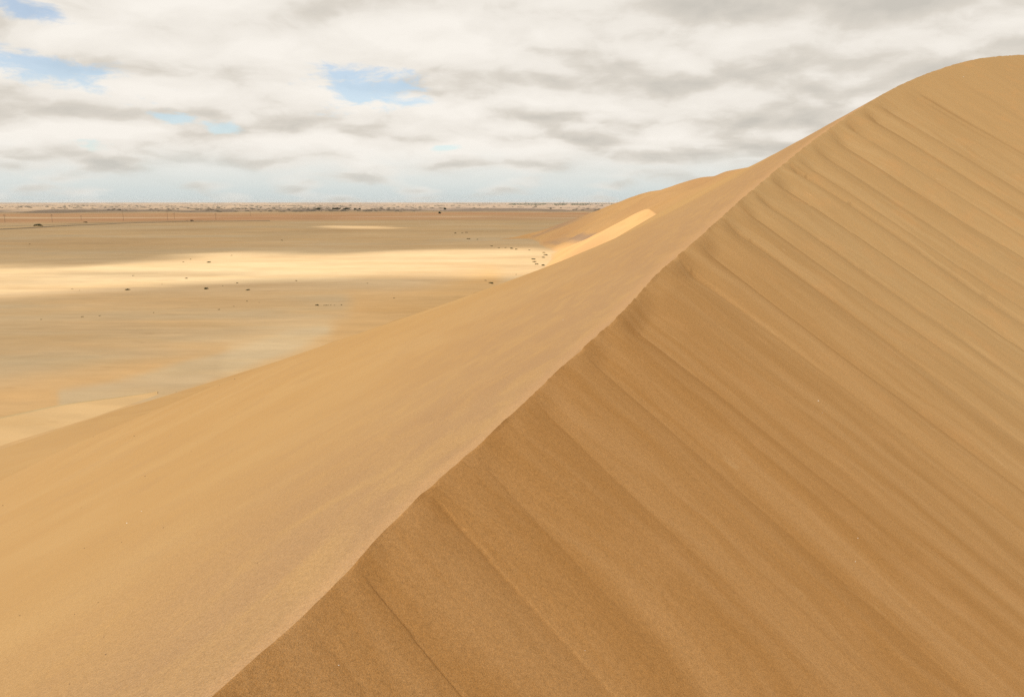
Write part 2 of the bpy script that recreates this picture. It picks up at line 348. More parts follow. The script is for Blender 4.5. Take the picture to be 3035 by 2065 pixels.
# windward flank
wN = 190; wv = np.linspace(0, 1, wN)
Bp = spline(BASE_T, BASE, rows); ka = spline(KN, KA, rows); L = np.linalg.norm(Bp-C[:, :2], axis=1)
k0 = 7.5
W = (np.exp(k0*wv)-1)/(math.exp(k0)-1); W = np.repeat(W[None], len(rows), 0)
fx = C[:, :1]+(Bp[:, :1]-C[:, :1])*W; fy = C[:, 1:2]+(Bp[:, 1:2]-C[:, 1:2])*W
a_, b_ = ka[:, None], np.interp(rows, [55, 66, 80, 96], [.30, .16, .06, .06])[:, None]
prof = a_*(W**3-2*W**2+W)+(-2*W**3+3*W**2)+b_*(W**3-W**2)
fz = C[:, 2:3]-(C[:, 2:3]+H+.6)*prof
Sd = W*L[:, None]; A3 = np.repeat(rows[:, None], wN, 1)
fz += sstep(4, 40, Sd)*sstep(0, .25, 1-W)*.8*fbm(fx*.02+fy*.005, fy*.012, 3, 51)
fz += sstep(.5, 3, Sd)*.02*fbm(A3*.35, Sd*1.3, 3, 61)*(1-sstep(10, 60, Sd))
fz[:, 0] = Cb[:, 2]; fz[:, 1:8] += (Cb[:, 2]-C[:, 2])[:, None]*np.linspace(1, 0, 7)[None]
fdist = np.sqrt(fx**2+fy**2+fz**2)
dune = raw_mesh('dune', np.stack([fx, fy, fz], -1).reshape(-1, 3), grid_faces(len(rows), wN)[:, ::-1], M_FLANK,
                attrs={'arc': A3, 'down': Sd, 'reach': Sd/(1.2+.75*np.minimum(fdist, 40)), 'grain': .85-.70*sstep(2.5, 14, fdist)})
tag(dune, kind='structure'); slip.parent = dune
DUNE_V = np.concatenate([np.stack([fx, fy, fz], -1).reshape(-1, 3), np.stack([X, Y, Z], -1).reshape(-1, 3)])
DPX, DPY = project(DUNE_V); DFR = DUNE_V[:, 1] > .5
def on_dune(px, py):
    d = (DPX-px)**2+(DPY-py)**2; d[~DFR] = 1e12; c = np.where(d < d.min()+9)[0]
    return DUNE_V[c[np.argmin(np.linalg.norm(DUNE_V[c], axis=1))]]

# ------------------------------------------------------------------ the plain out to the horizon
az = np.concatenate([np.arange(-180, -42, 3.0), np.arange(-42, 28, .15), np.arange(28, 180, 3.0)])
rr = np.concatenate([[20, 40, 60, 90], np.exp(np.linspace(math.log(120), math.log(14000), 430)), [16000, 19000, 24000, 30000, 40000, 60000, 90000]])
AZ, RR = np.meshgrid(R(1)*az, rr, indexing='ij'); gx = RR*np.sin(AZ); gy = RR*np.cos(AZ)
def plain_z(x, y):
    r = np.hypot(x, y)
    z = -H + .55*fbm(x*.006, y*.02, 4, 71)*sstep(150, 500, r)
    z = z + 2.2*np.maximum(fbm(x*.0012, y*.003, 3, 75), 0)*sstep(1500, 2600, r)
    # low reddish ridge some 3-4 km out, then the hummock dunes towards the coast
    z = z + 6.0*sstep(2700, 3300, r)*(1-sstep(3600, 4700, r))*(.5+.5*fbm(x*.0016, y*.0012, 3, 81))
    hm = np.abs(fbm(x*.0028, y*.0016, 4, 91)); z = z + 17*sstep(4700, 5600, r)*np.clip(1-2.2*hm, 0, 1)*(1-.35*sstep(7000, 13000, r))*(1-sstep(13000, 40000, r))
    return z
gz = plain_z(gx, gy)
ppx, ppy = project(np.stack([gx, gy, np.full_like(gx, -H)], -1)); infront = gy > 10
def lerp(a, b, f): return a+(np.asarray(b, float)-a)*f[..., None]
def soft_poly(pts, edge, x=None, y=None):
    """1 inside a polygon given in photo pixels, falling off over `edge` pixels outside"""
    x = ppx if x is None else x; y = ppy if y is None else y; inside = np.zeros(x.shape, bool); dmin = np.full(x.shape, 1e9)
    for (x0, y0), (x1, y1) in zip(pts, pts[1:]+pts[:1]):
        cond = ((y0 > y) != (y1 > y))
        with np.errstate(divide='ignore', invalid='ignore'): xi = (x1-x0)*(y-y0)/((y1-y0) if y1 != y0 else 1e-9)+x0
        inside ^= cond & (x < xi)
        ux, uy = x1-x0, y1-y0; t = np.clip(((x-x0)*ux+(y-y0)*uy)/(ux*ux+uy*uy+1e-9), 0, 1)
        dmin = np.minimum(dmin, np.hypot(x-x0-t*ux, (y-y0-t*uy)))
    return np.where(inside, 1, 1-sstep(0, edge, dmin))
nA = fbm(gx*.0035, gy*.009, 5, 101); nB = fbm(gx*.012, gy*.03, 4, 111); nC_ = fbm(gx*.0011, gy*.004, 4, 121)
col = np.zeros(gx.shape+(3,)); col[:] = (.465, .338, .185)
col = lerp(col, (.455, .35, .208), sstep(-.1, .5, nA))                       # grey-green gravel
col = lerp(col, (.49, .34, .175), sstep(.05, .5, nB)*.7)
col = lerp(col, (.42, .285, .145), sstep(.15, .6, nC_)*.5)
lit_tone = sstep(520, 640, RR)*(1-sstep(960, 1150, RR)); col = lerp(col, (.56, .435, .255), lit_tone*np.clip(.55+.5*nA+.4*nB, 0, 1))      # ground colour painted paler at the range of the sunlit strip, boosting its light
near = 1-sstep(480, 640, RR)
col = lerp(col, (.555, .365, .165), near*sstep(-.35, .35, nC_+.3*nB)*.9)      # orange sand sheet close to the dunes
orange = soft_poly([(300,1040),(560,1020),(900,985),(1300,900),(1330,925),(1000,1060),(700,1105),(450,1140),(180,1160),(-60,1200),(-60,1090)], 60, ppx, ppy)
toe_sheet = soft_poly([(880,1010),(1000,975),(1200,915),(1350,868),(1450,838),(1450,880),(1200,960),(1000,1020),(900,1040)], 70)
col = lerp(col, (.54, .362, .172), orange*(.7+.3*nB))
col = lerp(col, (.515, .34, .155), np.clip(toe_sheet*(1.05+.3*nB), 0, 1))
grey1 = soft_poly([(-60,915),(300,930),(600,905),(1000,905),(680,990),(350,1040),(100,1080),(-60,1110)], 70)
col = lerp(col, (.47, .362, .208), grey1*np.clip(.75+.7*nB+.5*nA, 0, 1))
jx, jy = 14*fbm(gx*.03, gy*.03, 4, 151), 9*fbm(gx*.02, gy*.05, 4, 152)
grey2 = soft_poly([(190,1165),(267,1155),(430,1121),(560,1082),(641,1065),(731,1039),(860,996),(960,982),(860,1030),(640,1110),(450,1170),(300,1190),(190,1198)], 26, ppx+jx, ppy+jy)
col = lerp(col, (.495, .385, .225), grey2*np.clip(.9+.4*nB, 0, 1))
pale = soft_poly([(700,1045),(860,998),(960,982),(870,1025),(700,1085)], 60, ppx+2*jx, ppy+jy); col = lerp(col, (.55, .435, .255), pale*.5)
red = sstep(2500, 3100, RR)*(1-sstep(4300, 5000, RR)); rn = fbm(gx*.0009, gy*.0012, 4, 131)
col = lerp(col, (.45, .255, .135), red*np.clip(.75+.6*rn, 0, 1)*np.clip(1.1-.0*AZ, 0, 1))
col = lerp(col, (.60, .46, .29), red*sstep(.30, .55, fbm(gx*.0004, gy*.004, 3, 133))*.8)
farz = sstep(4700, 5400, RR); fs = fbm(gx*.0016, gy*.0022, 5, 141, .6)
col = lerp(col, (.37, .285, .20), farz*.92)
col = lerp(col, (.24, .195, .15), farz*sstep(-.02, .22, fs)*.85)
col = lerp(col, (.40, .31, .24), farz*sstep(-30, 12, np.degrees(AZ))*.35)
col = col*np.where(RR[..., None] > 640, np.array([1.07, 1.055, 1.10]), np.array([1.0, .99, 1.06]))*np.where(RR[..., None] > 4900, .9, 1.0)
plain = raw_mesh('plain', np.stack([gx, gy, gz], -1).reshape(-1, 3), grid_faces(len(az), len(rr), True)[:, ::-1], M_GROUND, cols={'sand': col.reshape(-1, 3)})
tag(plain, kind='structure')

# low pale sand drift at the foot of the flank, lower left
up_l = [(-700,1376),(-400,1308),(-150,1262),(0,1236),(100,1215),(200,1196),(320,1180),(440,1164),(480,1152)]; lo_l = [(-700,1420),(-400,1440),(-150,1386),(0,1332),(100,1302),(225,1264),(330,1226),(440,1184),(490,1163)]
tt = np.linspace(0, .93, 60); ul = spline(np.linspace(0, 1, 9), np.array(up_l, float), tt); ll = spline(np.linspace(0, 1, 9), np.array(lo_l, float), tt)
Hh = (2.3*(1-tt)**1.1+.25)*(sstep(-.02, .22, tt))
top = np.array([on_plain(p[0], p[1], -H+h) for p, h in zip(ul, Hh)]); bot = np.array([on_plain(p[0], p[1], -H-.1) for p in ll])
dirv = (top-bot)[:, :2]; dirv[:] = dirv[25]/np.linalg.norm(dirv[25])
backp = top.copy(); backp[:, :2] += dirv*(Hh*1.7)[:, None]; backp[:, 2] = -H-.6
prm = np.linspace(0, 1, 14); front = bot[:, None]+(top-bot)[:, None]*prm[None, :, None]; front[..., 2] = bot[:, None, 2]+(top-bot)[:, None, 2]*(prm**1.25)[None]
bk = top[:, None]+(backp-top)[:, None]*np.linspace(0, 1, 6)[None, 1:, None]
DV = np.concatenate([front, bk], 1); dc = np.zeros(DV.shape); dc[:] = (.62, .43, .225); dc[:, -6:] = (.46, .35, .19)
dc *= (1+.10*fbm(DV[..., 0]*.05, DV[..., 1]*.2, 3, 7))[..., None]
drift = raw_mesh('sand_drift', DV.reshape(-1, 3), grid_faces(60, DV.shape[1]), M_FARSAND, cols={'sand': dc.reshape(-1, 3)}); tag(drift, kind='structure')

# ------------------------------------------------------------------ far dunes: ridges with flanks at a slope
RIDGE_A = [(1435,712,1285),(1520,699,1340),(1601,679,1380),(1709,641,1310),(1799,608,1240),(1868,580,1170),(1930,561,1115),(1963,556,1092),(2010,537,1058),(2083,518,1018),(2122,515,1000),(2156,501,978),(2221,489,943),(2330,478,908),(2500,470,874)]
RIDGE_B = [(1560,775,1000),(1660,738,940),(1760,692,860),(1850,646,790),(1920,610,740),(1958,638,690),(2010,690,640)]
RIDGE_C = [(1470,728,1300),(1620,700,1160),(1760,640,1010),(1850,600,940),(1935,568,900),(2010,540,905)]
def dense(rd, n=160):
    P = np.array([at_r(*p) for p in rd]); t = np.concatenate([[0], np.cumsum(np.linalg.norm(np.diff(P, axis=0), axis=1))])
    q = np.linspace(0, t[-1], n); return np.stack([np.interp(q, t, P[:, i]) for i in range(3)], 1)
fa_az = R(1)*np.arange(-6, 30, .055); fa_r = np.linspace(480, 1750, 300)
FA, FR = np.meshgrid(fa_az, fa_r, indexing='ij'); hx = FR*np.sin(FA); hy = FR*np.cos(FA)
def tent(poly, near_slope, far_slope):
    z = np.full(hx.shape, -1e3); dd = np.zeros(hx.shape); kk = np.zeros(hx.shape); pr = np.hypot(poly[:, 0], poly[:, 1])
    for i, (p, r0) in enumerate(zip(poly, pr)):
        d = np.hypot(hx-p[0], hy-p[1]); v = p[2]-np.where(FR < r0, near_slope, far_slope)*d
        m = v > z; z[m] = v[m]; dd[m] = d[m]; kk[m] = i
    return z, dd, kk
def smax(a, b, k): 
    h = np.clip(.5+.5*(a-b)/k, 0, 1); return b+(a-b)*h+k*h*(1-h)
zA, dA, kA = tent(dense(RIDGE_A, 300), .53, .6); zB, dB, kB = tent(dense(RIDGE_B, 220), .60, .66)
str_n = fbm(dA*.034+1.1*np.sin(kA*.013), kA*.010, 4, 211)
sA = zA + 3.2*str_n*sstep(-62, -45, zA)*sstep(0, 25, dA)
fzv = smax(sA, zB, 2.0)
fzv += 1.6*fbm(hx*.014, hy*.014, 3, 205)*sstep(-60, -40, fzv)
for _ in range(3):                                       # wind-rounded crests
    q_ = np.pad(fzv, 1, 'edge'); fzv = (q_[1:-1, 1:-1]*2+q_[:-2, 1:-1]+q_[2:, 1:-1]+q_[1:-1, :-2]+q_[1:-1, 2:])/6
base_z = -H-1.5
fzv = smax(fzv, np.full_like(fzv, base_z), 6.0) - 1.2
isB = sstep(-3, 4, zB-sA)
fc = np.zeros(hx.shape+(3,)); fc[:] = (.54, .35, .155)
fc = lerp(fc, (.37, .265, .17), sstep(.0, .45, -str_n)*(1-isB)*sstep(-62, -54, fzv)*(1-sstep(-40, -8, fzv))*.9)
fc = lerp(fc, (.48, .30, .14), sstep(0, .5, fbm(hx*.012, hy*.006, 3, 215))*.6)
fc = lerp(fc, (.50, .345, .175), (1-sstep(-60.5, -57, fzv)))
fc = fc*np.array([1.0, .945, .98])
far = raw_mesh('far_dune', np.stack([hx, hy, fzv], -1).reshape(-1, 3), grid_faces(*hx.shape)[:, ::-1], M_FARSAND, cols={'sand': fc.reshape(-1, 3)}); tag(far, kind='structure')

# ------------------------------------------------------------------ broken cloud layer overhead: it shades the dunes and leaves a sunlit strip on the plain
def cloud_layer():
    ALT = 1500.0; step = 42.0; ext = 6200.0
    off = SDIR[:2]/SDIR[2]*(ALT+H)                                    # ground point -> point of the layer that shades it
    a = np.arange(-ext, ext+1, step); gx_, gy_ = np.meshgrid(a, a, indexing='ij')
    def down(P):                                                      # a point in the place, slid along the sunlight to the level of the plain
        return tuple(P[:2]-SDIR[:2]/SDIR[2]*(P[2]+H))
    top = [(-900,800),(-300,797),(0,797),(250,803),(380,790),(560,770),(690,754),(800,750),(900,759),(1000,762),(1150,756),(1230,750),(1500,747),(1600,746)]
    low = [(1300,812),(1180,803),(1010,812),(860,806),(735,796),(640,806),(520,822),(330,846),(200,858),(0,856),(-300,852),(-900,852)]
    on_b = [(1660,738,940),(1760,692,860),(1850,646,790),(1920,610,740),(1958,638,690),(2010,700,640),(1800,720,700),(1650,790,800)]
    strip = [down(on_plain(*p)) for p in top]+[down(at_r(*p)) for p in on_b]+[down(on_plain(*p)) for p in low]
    wx = 60*fbm(gx_*.006, gy_*.006, 3, 341); wy = 62*fbm(gx_*.0045, gy_*.009, 4, 351)*(gx_ < 20)
    lit = soft_poly(strip, 60, gx_+wx*(gx_ < 20), gy_+wy)
    lit = np.maximum(lit, soft_poly([down(on_plain(*p)) for p in ((985,670),(1110,671),(1150,677),(1010,677))], 40, gx_, gy_)*.9)
    thin = soft_poly([down(on_plain(*p)) for p in ((-900,870),(400,862),(900,815),(1300,825),(1560,800),(1300,900),(900,985),(300,930),(-900,905))], 120, gx_+2*wx, gy_+2*wy)
    streak = soft_poly([down(on_plain(*p)) for p in ((560,830),(1000,812),(1560,775),(1560,815),(1250,850),(900,846),(560,862))], 60, gx_+wx, gy_+wy)*sstep(-.1, .35, fbm(gx_*.004-gy_*.001, gy_*.02, 4, 361))
    lit = np.maximum(lit, streak*.75)
    n = fbm(gx_*.0011, gy_*.0011, 5, 301, .55)
    rr_ = np.hypot(gx_, gy_-40); d = .93+.10*n - .16*thin - .27*(1-sstep(140, 520, rr_))
    d = d - .22*np.exp(-((gx_-230)**2+(gy_-1080)**2)/240.0**2)
    d = d - lit*(1.02+1.35*fbm(gx_*.0035+gy_*.002, gy_*.014-gx_*.002, 5, 311, .6))
    rim = np.hypot(gx_, gy_)/ext; d = d*(1-sstep(.86, 1.0, rim+.06*n))
    X_, Y_ = gx_+off[0], gy_+off[1]; Z_ = ALT + 45*fbm(gx_*.0022, gy_*.0022, 4, 321) + 20*fbm(gx_*.008, gy_*.008, 3, 331)
    F = grid_faces(*gx_.shape); dv = np.clip(d, 0, 1).ravel(); keepf = dv[F].max(1) > .02
    m = bpy.data.materials.new('cloud'); m.use_nodes = True; g = NT(m.node_tree)
    den = g.node('ShaderNodeAttribute', attribute_name='cover').outputs['Fac']
    co = g.node('ShaderNodeTexCoord').outputs['Object']; nz = g.noise(g.vmul(co, (.004, .004, .004)), 1.0, 6, .6)
    den = g.m('MULTIPLY', den, g.lin(nz, .3, .7, .9, 1.1), clamp=True)
    tr = g.node('ShaderNodeBsdfTransparent'); tl = g.node('ShaderNodeBsdfTranslucent'); tl.inputs[0].default_value = (.30, .295, .29, 1)
    mx = g.node('ShaderNodeMixShader'); g.put(mx, 0, g.lin(den, 0, 1, 0, .80)); g.l.new(tr.outputs[0], mx.inputs[1]); g.l.new(tl.outputs[0], mx.inputs[2])
    o = g.node('ShaderNodeOutputMaterial'); g.l.new(mx.outputs[0], o.inputs[0])
    ob = raw_mesh('cloud_layer', np.stack([X_, Y_, Z_], -1).reshape(-1, 3), F[keepf], m, attrs={'cover': dv})
    tag(ob, kind='stuff'); return ob
cloud_layer()

# ------------------------------------------------------------------ plants, stones and far things
rng = np.random.default_rng(5)
def on_ground(px, py):
    """first hit of a photo pixel's ray with the plain or the far dune"""
    d = ray(px, py); d = d/np.linalg.norm(d[:2]); rs = np.linspace(480, 1750, 900); p = d[None]*rs[:, None]
    i = np.clip(np.round((math.atan2(d[0], d[1])-fa_az[0])/(fa_az[1]-fa_az[0])), 0, len(fa_az)-1).astype(int)
    g_ = np.maximum(plain_z(p[:, 0], p[:, 1]), np.interp(rs, fa_r, fzv[i])); hit = np.where(p[:, 2] < g_)[0]
    if len(hit): k = hit[0]; return np.array([p[k, 0], p[k, 1], g_[k]])
    p = on_plain(px, py)
    for _ in range(4): p = on_plain(px, py, float(plain_z(np.array(p[0]), np.array(p[1]))))
    return p

class MB:
    """collects boxes, bars and lumps into one mesh"""
    def __init__(s): s.v, s.f = [], []
    def add(s, v, f):
        n = len(s.v); s.v += [tuple(map(float, q)) for q in v]; s.f += [tuple(n+i for i in q) for q in f]; return s
    def box(s, x0, x1, y0, y1, z0, z1, tx=0.0):
        v = [(x0, y0, z0), (x1, y0, z0), (x1, y1, z0), (x0, y1, z0), (x0+tx, y0, z1), (x1-tx, y0, z1), (x1-tx, y1, z1), (x0+tx, y1, z1)]
        return s.add(v, [(3, 2, 1, 0), (4, 5, 6, 7), (0, 1, 5, 4), (1, 2, 6, 5), (2, 3, 7, 6), (3, 0, 4, 7)])
    def bar(s, a, b, r0, r1, n=6):
        a = Vector(a); b = Vector(b); q = (b-a).to_track_quat('Z', 'Y'); v = []
        for c, r in ((a, r0), (b, r1)):
            for i in range(n):
                t = 2*math.pi*i/n; v.append(c+q @ Vector((r*math.cos(t), r*math.sin(t), 0)))
        return s.add(v, [(i, (i+1) % n, n+(i+1) % n, n+i) for i in range(n)]+[tuple(range(n-1, -1, -1)), tuple(range(n, 2*n))])
    def wheel(s, x, y, z, r, w):
        return s.bar((x, y-w/2, z), (x, y+w/2, z), r, r, 12)
    def mesh(s, name, mat, smooth=False):
        me = bpy.data.meshes.new(name); me.from_pydata(s.v, [], s.f); me.update(); me.materials.append(mat)
        if smooth: me.polygons.foreach_set('use_smooth', [True]*len(me.polygons))
        return me
    def build(s, name, mat, parent=None, smooth=False):
        o = link(bpy.data.objects.new(name, s.mesh(name, mat, smooth)))
        if parent: o.parent = parent
        return o
def empty(name, loc, rz=0): 
    e = link(bpy.data.objects.new(name, None)); e.location = loc; e.rotation_euler = (0, 0, rz); e.empty_display_size = .5; return e

M_BUSH = plain_mat('bush_leaves', (.060, .060, .024), .5, 3.0); M_TWIG = plain_mat('dry_twigs', (.14, .10, .05), .4, 4.0)
M_PEB = plain_mat('dark_pebble', (.16, .10, .06), .4, 60); M_SHELL = plain_mat('white_shell', (.80, .77, .70), .1, 60)
M_TREE = plain_mat('far_foliage', (.045, .058, .032), .5, .2); M_TRUNK = plain_mat('trunk_bark', (.12, .09, .06), .3, 2)
M_STEEL = plain_mat('weathered_steel', (.20, .155, .12), .2, 1); M_WHITE = plain_mat('white_wall', (.80, .78, .74), .05, .5); M_ROOF = plain_mat('grey_roof', (.25, .24, .23), .2, .5)
M_DARKP = plain_mat('dark_paint', (.03, .03, .035), .3, 2, .4); M_GLASS = plain_mat('dark_glass', (.02, .022, .025), .1, 2, .1); M_TYRE = plain_mat('tyre_rubber', (.02, .02, .02), .2, 5)
M_ROAD = plain_mat('asphalt', (.075, .068, .06), .2, .5); M_BANK = plain_mat('gravel_bank', (.27, .20, .125), .25, .4)

def bush_mesh(name, seed, flat=.62, n=260):
    """a rounded desert bush: leaf-sized faces spread through a lumpy dome, twigs inside"""
    g = np.random.default_rng(seed); m = MB()
    lobes = [(g.normal(0, .22), g.normal(0, .22), g.uniform(.26, .40)) for _ in range(6)]
    for k in range(n):
        lx, ly, lr = lobes[g.integers(6)]; d = g.normal(size=3); d /= np.linalg.norm(d); d[2] = abs(d[2]); rad = lr*g.uniform(.6, 1.05)
        c = np.array([lx, ly, .02])+d*rad*np.array([1, 1, flat*1.5]); t = g.normal(size=3); t /= np.linalg.norm(t); b = np.cross(t, d); b /= np.linalg.norm(b)+1e-6
        sz = g.uniform(.03, .065); m.add([c-t*sz*1.6, c+b*sz, c+t*sz*1.6, c-b*sz], [(0, 1, 2, 3)])
    for k in range(14):
        a = g.uniform(0, 6.28); m.bar((0, 0, -.08), (.36*math.cos(a), .36*math.sin(a), g.uniform(.12, .4)), .012, .004, 4)
    return m.mesh(name, M_BUSH)
BUSH = [bush_mesh('bush', 100+i, f) for i, f in enumerate((.55, .7, .62, .5))]
def mound_mesh(seed):
    a = np.linspace(0, 2*np.pi, 18, endpoint=False); rr_ = np.array([0, .3, .55, .8, 1.0]); V = [(0, 0, .24)]; F = []
    for j, r in enumerate(rr_[1:]):
        for i, t in enumerate(a): V.append((r*math.cos(t)*(1+.12*vnoise(np.array(t*1.3), np.array(seed*1.0))), r*math.sin(t), .24*(1-r*r)**1.2-.05*(r == 1.0)-.02))
    n = 18
    F += [(0, 1+i, 1+(i+1) % n) for i in range(n)]
    for j in range(3):
        for i in range(n): F.append((1+j*n+i, 1+(j+1)*n+i, 1+(j+1)*n+(i+1) % n, 1+j*n+(i+1) % n))
    m = MB(); m.add(V, F); return m.mesh('mound', M_MOUND, True)
M_MOUND = plain_mat('mound_sand', (.52, .35, .17), .12, 2)
MOUND = mound_mesh(3)
def bush(px, py, wpx, label, group=None, pos=None, k=[0], mound=True):
    p = on_ground(px, py) if pos is None else pos
    w = max(.5, wpx*np.linalg.norm(p)/FPX); i = k[0]; k[0] += 1
    e = empty('bush', tuple(p)); tag(e, label, 'bush', group)
    o = link(bpy.data.objects.new('foliage', BUSH[i % 4])); o.parent = e; o.scale = (w*.98, w*.98, w*.95); o.rotation_euler = (0, 0, i*1.7)
    if mound:
        h = link(bpy.data.objects.new('sand_mound', MOUND)); h.parent = e; h.scale = (w*.75, w*.62, w*.5)
    return e
big = [(376,860,12,'dark round bush, leftmost of the three big ones below the sunlit strip'),(610,857,11,'dark round bush, middle of the three big ones below the sunlit strip'),(736,860,9,'dark round bush, rightmost of the three big ones below the sunlit strip'),
 (620,778,10,'dark bush on the upper edge of the sunlit strip, left half of the plain'),(940,911,11,'low dark bush sprawling beside a pale patch on the near plain'),
 (1455,841,11,'dark bush at the outline of the near dune flank, below the sunlit strip'),(1609,787,10,'dark bush half behind the near dune flank inside the sunlit strip'),(1516,737,10,'largest bush of the row in shade at the far dune foot')]
for px, py, w, lb in big: bush(px, py, w, lb)
for px, py, w, lb in ((1612,750,8,'uppermost bush of the clump in the sunlit corner between the dunes'),(1617,757,9,'upper right bush of the clump in the sunlit corner between the dunes'),(1609,764,8,'bush just below the upper right one of the sunlit clump'),
        (1580,769,11,'upper left, widest bush of the clump in the sunlit corner between the dunes'),(1585,777,10,'left bush in the middle of the sunlit clump'),(1590,784,9,'lower left bush of the clump in the sunlit corner between the dunes')):
    bush(px, py, w, lb, 'bush clump at the far dune foot')
for (px, py, w), n in zip(((1456,730,6),(1478,735,6),(1499,735,5),(1530,740,7),(1568,742,5)), ('leftmost small bush', 'second small bush from the left', 'small bush just left of the largest', 'small bush just right of the largest', 'rightmost faint bush')):
    bush(px, py, w, n+' in the shaded row at the far dune foot', 'bush row at the far dune foot')
for (px, py, w), n in zip(((1388,709,9),(1416,710,5),(1350,692,6),(1382,690,6),(1370,691,5)), ('widest low dark bush', 'small round dark bush', 'leftmost of three faint bushes', 'rightmost of three faint bushes', 'middle of three faint bushes')):
    bush(px, py, w, n+' on the shaded plain left of the far dune toe', 'bushes left of the far dune toe')
TINY = [(544,777,5,'on the upper strip edge, left of the larger bush there'),(565,769,4,'just above the sunlit strip near the larger bush'),(686,758,4,'above the sunlit strip where it narrows'),(214,857,4,'left one of two on the lower strip edge at left'),(236,861,3,'right one of two on the lower strip edge at left'),
 (553,826,6,'just below the sunlit strip, above the middle big bush'),(703,840,6,'above and left of the rightmost big bush'),(88,724,4,'alone on the shaded plain at far left'),(732,893,4,'straight below the rightmost big bush'),(395,818,4,'in the sunlit strip above the leftmost big bush'),(836,713,5,'alone in the middle of the shaded plain'),
 (878,833,6,'on the lower fringe of the sunlit strip, mid-plain'),(1089,840,4,'below the sunlit strip, right of mid-plain'),(1168,884,4,'near the dune outline, right of mid-plain'),(1440,832,5,'just left of the bush at the dune outline'),(693,909,4,'left of the sprawling bush on the near plain'),
 (962,954,4,'left one of a close pair below the sprawling bush'),(969,954,4,'right one of a close pair below the sprawling bush'),(994,957,3,'right of the close pair below the sprawling bush'),(976,984,4,'left one of two specks at the tip of the pale pan'),(983,985,4,'right one of two specks at the tip of the pale pan'),
 (654,982,4,'on the orange sand in the middle of the near plain'),(252,1010,5,'on the grey gravel at left'),(654,1019,3,'on the orange sand below another speck'),(144,1164,4,'on the orange sand above the pale drift'),(472,1141,3,'on the grey pan beside the dune foot'),(316,1150,4,'on the upper edge of the grey pan at left'),
 (1530,814,4,'at the dune outline just below the sunlit strip'),(768,897,3,'right of and below the rightmost big bush'),(1012,915,4,'right of the sprawling bush on the near plain'),(480,843,3,'between the left and middle big bushes'),(660,848,3,'between the middle and right big bushes')]
for px, py, w, lb in TINY: bush(px, py, w, 'tiny dark bush '+lb, 'tiny bushes scattered over the plain')
# two bushes farther out by the road
bush(113,671,20,'long low dark bush beside the road at the left edge'); bush(253,660,7,'small dark bush beyond the road in the left of the picture')

# pebbles and shell bits lying on the dune
def pebble_mesh(name, seed, mat):
    g = np.random.default_rng(seed); m = MB(); n = 7; V = [(0, 0, .45)]
    for z, r in ((.28, .75), (-.05, 1.0), (-.4, .6)):
        for i in range(n): t = 2*math.pi*i/n; q = r*g.uniform(.8, 1.15); V.append((q*math.cos(t)*1.3, q*math.sin(t)*.85, z*g.uniform(.9, 1.1)))
    F = [(0, 1+i, 1+(i+1) % n) for i in range(n)]+[(1+j*n+i, 1+(j+1)*n+i, 1+(j+1)*n+(i+1) % n, 1+j*n+(i+1) % n) for j in range(2) for i in range(n)]
    m.add(V, F); return m.mesh(name, mat, True)
PEB = [pebble_mesh('pebble', 1, M_PEB), pebble_mesh('pebble', 2, M_PEB)]; SHELL = pebble_mesh('shell_fragment', 3, M_SHELL)
PB = [(433,1413,4,'high in the middle of the left flank'),(484,1560,4,'in the middle of the left flank, right of the white bits'),(361,1603,4,'just below the lower white bit'),(248,1622,4,'left of and below the white bits'),(293,1787,4,'low on the left flank above a close pair'),(221,1822,4,'low on the left flank, middle of a slanting three'),
 (64,1826,4,'low near the left picture edge'),(767,1668,4,'close to the brink, lower middle'),(311,1888,4,'upper one of a close pair low on the flank'),(315,1934,5,'lower, larger one of a close pair low on the flank'),(10,1497,4,'at the left picture edge, mid-height'),(203,2025,4,'at the very bottom left'),
 (224,1242,5,'on the foot line of the dune at left'),(694,1122,5,'right one of two near the dune foot'),(651,1140,4,'left one of two near the dune foot'),(525,1163,4,'at the dune foot, middle left'),(402,1293,4,'alone below the dune foot at left'),(858,1231,3,'high on the flank, right of the others'),
 (586,1308,3,'upper one of two faint ones below the foot'),(569,1339,3,'lower one of two faint ones below the foot'),(275,1293,3,'faint, left below the dune foot'),(242,1500,3,'faint, left of the upper white bit')]
for i, (px, py, w, lb) in enumerate(PB):
    p = on_dune(px, py); o = link(bpy.data.objects.new('pebble', PEB[i % 2])); k = w*.5*np.linalg.norm(p)/FPX; o.location = tuple(p); o.scale = (k, k, k); o.rotation_euler = (0, 0, i)
    tag(o, 'tiny dark pebble '+lb, 'pebble', 'dark pebbles on the dune flank')
for i, (px, py, w, lb) in enumerate(((416,1511,3,'upper of two white shell bits on the left dune flank'),(375,1548,5,'lower, larger of two white shell bits on the left dune flank'),(2545,1596,4,'upper of two white shell bits low on the right slip face'),(2531,1659,3.5,'lower of two white shell bits low on the right slip face'),
        (2430,1189,5,'bright white shell bit in the middle of the slip face'),(2440,1224,3,'faint white shell bit just below the bright one on the slip face'),(1005,1969,4,'white shell bit near the bottom edge beside the brink'),(1738,1930,3,'white shell bit near the bottom edge, middle of the slip face'),(2855,226,4,'white shell bit high on the slip face below the summit'),(1671,946,3,'white shell bit on the flank left of the brink'))):
    p = on_dune(px, py); o = link(bpy.data.objects.new('shell_fragment', SHELL)); k = w*.5*np.linalg.norm(p)/FPX; o.location = tuple(p); o.scale = (k, k*.8, k); o.rotation_euler = (.3, 0, i*2.1)
    tag(o, lb, 'shell')

